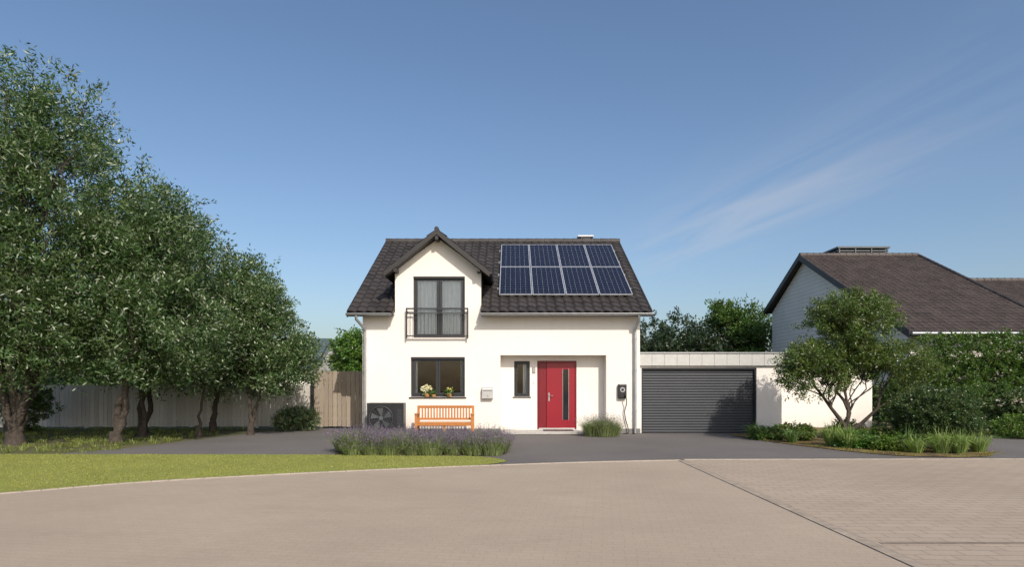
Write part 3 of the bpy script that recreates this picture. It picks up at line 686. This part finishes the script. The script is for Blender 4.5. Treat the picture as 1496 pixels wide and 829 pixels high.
tree('garden_tree',(15.2,43,0),[(14.6,43,6.0,1.1,1.2,1.3),(15.9,43,5.4,1.7,1.6,2.0),(17.3,43,4.6,1.6,1.5,2.0),(15.5,43,3.2,2.4,1.8,1.6)],.2,1500,16,.7,.22,.09,(.085,.15,.035),seed=13,up=.8,thr=-.1)
foliage('distant_trees',[(-11.2,43,3.0,1.2,1.5,2.5)],700,16,.6,.22,.10,(.09,.17,.03),seed=14,up=.5)
foliage('distant_trees',[(x,34+R.uniform(-1,1),1.1,1.7,1.2,1.3+R.uniform(0,.3)) for x in np.arange(-33,-12.6,1.8)],1800,14,.6,.22,.10,(.06,.10,.03),seed=17,thr=-.4)
foliage('distant_trees',[(x,95+R.uniform(-8,8),1.5,6,4,R.uniform(2.5,4.2)) for x in range(-110,111,7)],3500,12,1.8,.9,.5,(.05,.075,.04),seed=15,thr=-.4)
foliage('clipped_hedge',[(x,25,z,.95,.9,.8) for x in np.arange(17.0,27,1.1) for z in (.8,1.9,2.85)],6500,16,.22,.10,.05,(.080,.14,.028),seed=16,thr=-.5,nsc=2,up=.3,inner=4)
def shrub(name,x,y,z,rx,ry,rz,n,col,L=.06,W=.03,**kw):
    return foliage(name,[(x,y,z,rx,ry,rz)],n,18,.18,L,W,col,None,zmin=0.0,**kw)
shrub('round_shrub',10.3,15.0,.82,.88,.85,.58,1700,(.062,.10,.034),.055,.03,seed=21,inner=6,thr=-.6,up=.1)
shrub('garden_shrub',13.8,20.5,.7,1.1,.9,.7,800,(.085,.13,.03),.08,.04,seed=23)
shrub('garden_shrub',16.2,21.2,.8,1.2,1.0,.75,900,(.075,.13,.03),.08,.04,seed=24)
shrub('flowering_shrub',16.3,19.6,.8,.9,.8,.55,600,(.08,.12,.04),.08,.04,seed=25)
foliage('flowering_shrub',[(16.3,19.4,.85,.95,.8,.55)],110,5,.1,.07,.06,(.42,.36,.33),None,var=.2,seed=26,mat=PETAL,inner=6)
shrub('low_green_shrub',15.0,18.0,.30,.9,.7,.32,600,(.10,.17,.03),.06,.03,seed=27,inner=5,thr=-.5)
shrub('garden_shrub',14.5,23.4,1.0,1.4,.9,.9,900,(.07,.115,.03),.08,.04,seed=29)
shrub('fence_shrub',-7.3,20.9,.35,.75,.6,.42,600,(.12,.165,.08),.06,.03,seed=30)
shrub('fence_shrub',-15.8,20.0,.8,.9,.6,.9,500,(.08,.13,.04),.08,.04,seed=31)
for i,(x,y,r) in enumerate([(7.2,17.5,.32),(7.9,17.2,.36),(8.5,15.2,.3),(9.5,17.6,.42),(7.7,18.7,.36),(8.9,14.6,.22),(9.4,15.4,.38)]):
    shrub('bed_groundcover',x,y,r*.45,r*1.2,r,r*.75,260,(.08+.03*(i%2),.14+.02*(i%3),.03),.06,.035,seed=40+i)

def tufts(name,cent,nper,h,spread,w,col,mat=GRASSB,parent=None,droop=.35,colvar=.3,rad=.12):
    V=[];C=[]
    P=[];
    for (x,y,sc) in cent:
        n=int(nper*sc); a=G.uniform(0,6.28,n); rr=rad*sc*np.sqrt(G.random(n)); lean=G.random(n)**.7*spread
        hh=h*sc*G.uniform(.6,1.1,n); base=np.stack([x+rr*np.cos(a),y+rr*np.sin(a),np.zeros(n)],1)
        dirh=np.stack([np.cos(a),np.sin(a),np.zeros(n)],1); side=np.stack([-np.sin(a+G.normal(0,.8,n)),np.cos(a),np.zeros(n)],1)
        mid=base+dirh*(lean*hh*.35)[:,None]; mid[:,2]=hh*.6; tip=base+dirh*(lean*hh)[:,None]; tip[:,2]=hh*(1-droop*lean)
        ww=w*G.uniform(.7,1.3,n)[:,None]
        q=np.stack([base-side*ww*.5,base+side*ww*.5,mid+side*ww*.5,mid-side*ww*.5],1); q2=np.stack([mid-side*ww*.5,mid+side*ww*.5,tip+side*ww*.06,tip-side*ww*.06],1)
        c=np.array(col)*G.uniform(1-colvar,1+colvar,(n,1)); V+= [q.reshape(-1,3),q2.reshape(-1,3)]; C+= [c,c]; P.append(np.concatenate([tip,hh[:,None]],1))
    npmesh(name,np.concatenate(V),4,mat,parent,np.concatenate(C)); return np.concatenate(P)
def lavender(name,cent,nper,h,k=3):
    x=np.mean([c[0] for c in cent]); y=np.mean([c[1] for c in cent]); E=empty(name,(x,y,0))
    tufts('lavender_leaves',cent,int(nper*1.8),h*.72,.95,.012,(.23,.27,.12),LEAF,E,.3,.3,.24)
    tips=tufts('lavender_stems',cent,nper,h,.75,.006,(.20,.24,.10),LEAF,E,.3,.3,.18)
    P=np.repeat(tips[:,:3],k,axis=0); n=len(P); P[:,2]-=G.uniform(0,.09,n); P[:,:2]+=G.normal(0,.008,(n,2))
    D=np.array([0,0,1.0])+G.normal(0,.6,(n,3)); D/=np.linalg.norm(D,axis=1,keepdims=True)
    C=np.array([.155,.12,.20])*G.uniform(.6,1.5,(n,1)); C[:,0]*=G.uniform(.8,1.3,n)
    npmesh('lavender_flowers',leafverts(P,D,np.full(n,.024),np.full(n,.013)),4,PETAL,E,C)
cs_=[]
for yy,x0_,x1_ in ((13.95,-3.55,-.45),(14.35,-3.8,-.3),(14.75,-3.7,-.35),(15.05,-3.4,-.6)):
    n=9
    for i in range(n): cs_.append((x0_+(x1_-x0_)*i/(n-1)+R.uniform(-.08,.08),yy+R.uniform(-.08,.08),R.uniform(.85,1.2)))
lavender('lavender_bed',cs_,280,.50,4)
lavender('catmint_border',[(x,13.62+R.uniform(-.06,.06),R.uniform(.75,1.05)) for x in (-3.5,-3.1,-2.7,-2.2,-1.8,-1.3,-.85,-.45)],260,.40,1)
lavender('lavender_bush',[(2.45,18.65,1.0),(2.75,18.55,1.1),(3.02,18.7,.95),(2.7,18.85,1.0)],260,.66,2)
sheet('planting_bed_soil',smooth([(-3.9,13.6),(-2,13.42),(-.5,13.5),(-.1,14.2),(-.4,15.1),(-2,15.3),(-3.7,15.1),(-4.05,14.3),(-3.9,13.6)],6)[:-1],.009,simple('soil',(.045,.032,.022),1,0,.4,20,1,30))
bed=smooth([(6.75,18.6),(7.1,16.6),(7.6,15.0),(8.1,13.9),(8.7,13.35),(9.8,13.2),(10.7,13.7),(11.6,15.4),(12.6,17.6),(13.2,18.3)],6)+[(13.6,22.3),(8.7,22.3),(8.68,19.7),(6.9,19.5)]
m,t,p,oc=M('mossy_mulch'); c=t.ramp(t.noise(oc,2.2,6,.65),[(.35,(.06,.042,.025)),(.5,(.16,.11,.04)),(.68,(.25,.21,.04))]); t.link(c,p.inputs['Base Color']); p.inputs['Roughness'].default_value=1; t.link(t.bump(t.noise(oc,35,5),1,.04),p.inputs['Normal'])
sheet('garden_bed_soil',bed,.006,m)
sc_=[(8.15,15.6,1.2),(8.25,15.1,1.0),(9.2,14.0,.8),(9.75,14.0,1.1),(10.1,13.9,1.0),(10.75,14.2,1.0),(7.1,17.9,1.0),(7.5,16.5,.9),(8.7,16.0,1.0),(9.35,14.6,1.1),(10.9,15.0,.9),(11.3,16.0,1.0)]
tufts('ornamental_grass',sc_[:6],190,.60,1.1,.016,(.24,.32,.10),GRASSB,None,.55)
tufts('ornamental_grass',sc_[6:],140,.58,1.1,.02,(.13,.21,.06),GRASSB,None,.55)
n=700; cc=[(G.uniform(-17,-9.3),G.uniform(14,21.8),G.uniform(.5,1)) for _ in range(n)]
tufts('rough_grass',cc,22,.14,1.0,.012,(.18,.21,.05),GRASSB,None,.4)
cc=[(p_[0]+G.normal(0,.12)+.15,p_[1]+G.normal(0,.1)+.15,G.uniform(.3,.8)) for p_ in bed[:54] for _ in range(2)]
tufts('bed_edge_grass',cc,14,.10,1.0,.010,(.24,.21,.05),GRASSB,None,.4)
cc=[(G.uniform(13.5,20),G.uniform(18.7,22),G.uniform(.5,1.1)) for _ in range(260)]
tufts('verge_grass',cc,26,.22,1.0,.014,(.18,.22,.05),GRASSB,None,.4)
FP=bpy.data.objects['flower_pot']
foliage('blossoms',[(-2.72,19.60,1.42,.16,.07,.10)],90,6,.05,.05,.045,(.78,.74,.55),FP,var=.2,seed=60,mat=PETAL,thr=-1)
foliage('pot_leaves',[(-2.62,19.60,1.31,.22,.07,.07),(-2.0,19.60,1.34,.12,.06,.09)],100,8,.07,.06,.03,(.07,.13,.03),FP,seed=61,thr=-1)
foliage('blossoms',[(-2.0,19.58,1.40,.09,.05,.06)],16,5,.04,.04,.035,(.75,.68,.25),FP,var=.2,seed=62,mat=PETAL,thr=-1)

# ================================================================ FENCES
def fence(name,p0,p1,h,mat,bw=.14,gap=.012):
    E=empty(name,(*p0,0)); a=Vector(p0);c=Vector(p1); L=(c-a).length; d=(c-a)/L; nn=Vector((-d.y,d.x)); sg=1 if nn.y>0 else -1; nn*=sg; b=MB(); k=int(L/bw)
    def obx(s0,s1,o0,o1,z0,z1):
        pts=[a+d*s0+nn*o0,a+d*s1+nn*o0,a+d*s1+nn*o1,a+d*s0+nn*o1]
        b.add([(p.x,p.y,z0) for p in pts]+[(p.x,p.y,z1) for p in pts],[(0,3,2,1),(4,5,6,7),(0,1,5,4),(1,2,6,5),(2,3,7,6),(3,0,4,7)])
    for i in range(k):
        j=R.uniform(-.004,.004); obx(i*bw+gap/2,(i+1)*bw-gap/2,j,j+.02,.05+R.uniform(0,.03),h+R.uniform(-.012,.012))
    for z in (.3,h-.3): obx(0,L,.026,.066,z,z+.08)
    s=0
    while s<=L: obx(s-.045,s+.045,.067,.157,0,h+.03); s+=2.0
    b.obj('boards',mat,E,0); return E
fence('wooden_fence',(-7.15,22.1),(-27,21.4),1.55,FENCEG,.15,.014)
fence('larch_privacy_fence',(-7.04,22.0),(-4.78,22.0),2.04,FENCEN,.16,.016)
b=MB(); b.box(-7.14,-7.05,21.85,21.95,0,1.75); b.obj('fence_post',ANTH)

# ================================================================ WORLD, SUN, CAMERA
EL,AZ=math.radians(38),math.radians(23)
sv=Vector((math.cos(EL)*math.sin(AZ),-math.cos(EL)*math.cos(AZ),math.sin(EL)))
sd=bpy.data.lights.new('sun','SUN'); sd.energy=4.0; sd.angle=math.radians(.5); sd.color=(1,.92,.81)
so=bpy.data.objects.new('sun',sd); so.rotation_euler=sv.to_track_quat('Z','Y').to_euler(); so.location=sv*60; scene.collection.objects.link(so)
w=bpy.data.worlds.new('World'); scene.world=w; w.use_nodes=True; t=NT(w.node_tree)
bg=t.n['Background']; sky=t.new('ShaderNodeTexSky'); sky.sky_type='NISHITA'; sky.sun_disc=False; sky.sun_elevation=EL; sky.sun_rotation=math.pi-AZ
sky.air_density=1.0; sky.dust_density=2.6; sky.ozone_density=1.7
tc=t.new('ShaderNodeTexCoord').outputs['Generated']; s=t.new('ShaderNodeSeparateXYZ'); t.link(tc,s.inputs[0])
zc=t.math('MAXIMUM',s.outputs[2],.03); u=t.math('DIVIDE',s.outputs[0],zc); v=t.math('DIVIDE',s.outputs[1],zc)
cx=t.new('ShaderNodeCombineXYZ'); t.link(t.math('ADD',u,t.math('MULTIPLY',v,.2)),cx.inputs[0]); t.link(v,cx.inputs[1])
n1=t.noise(t.mapping(cx.outputs[0],(2.6,.45,1),loc=(3,1,0)),1.3,5,.5,.8)
uu=t.math('ADD',u,t.math('MULTIPLY',v,.13)); dd=t.math('DIVIDE',t.math('SUBTRACT',uu,1.85),.42)
band=t.math('POWER',2.718,t.math('MULTIPLY',t.math('MULTIPLY',dd,dd),-1.0))
dv=t.math('DIVIDE',t.math('SUBTRACT',v,3.5),1.5); band=t.math('MULTIPLY',band,t.math('POWER',2.718,t.math('MULTIPLY',t.math('MULTIPLY',dv,dv),-1.0)))
cl=t.math('MULTIPLY',t.math('MULTIPLY',t.math('SUBTRACT',n1,.32,clamp=True),2.6),band,clamp=True)
cl=t.math('MULTIPLY',cl,.36)
hs=t.new('ShaderNodeHueSaturation'); hs.inputs['Saturation'].default_value=1.08; t.link(sky.outputs[0],hs.inputs['Color'])
t.link(t.mix(cl,hs.outputs[0],(4.4,4.4,4.6)),bg.inputs[0]); bg.inputs[1].default_value=.148
cd=bpy.data.cameras.new('camera'); cd.sensor_width=36; cd.lens=36*900/1496; cd.shift_y=(563-414.5)/1496; cd.clip_end=3000
co=bpy.data.objects.new('camera',cd); co.location=(0,0,1.55); co.rotation_euler=(math.radians(90),0,0); scene.collection.objects.link(co); scene.camera=co
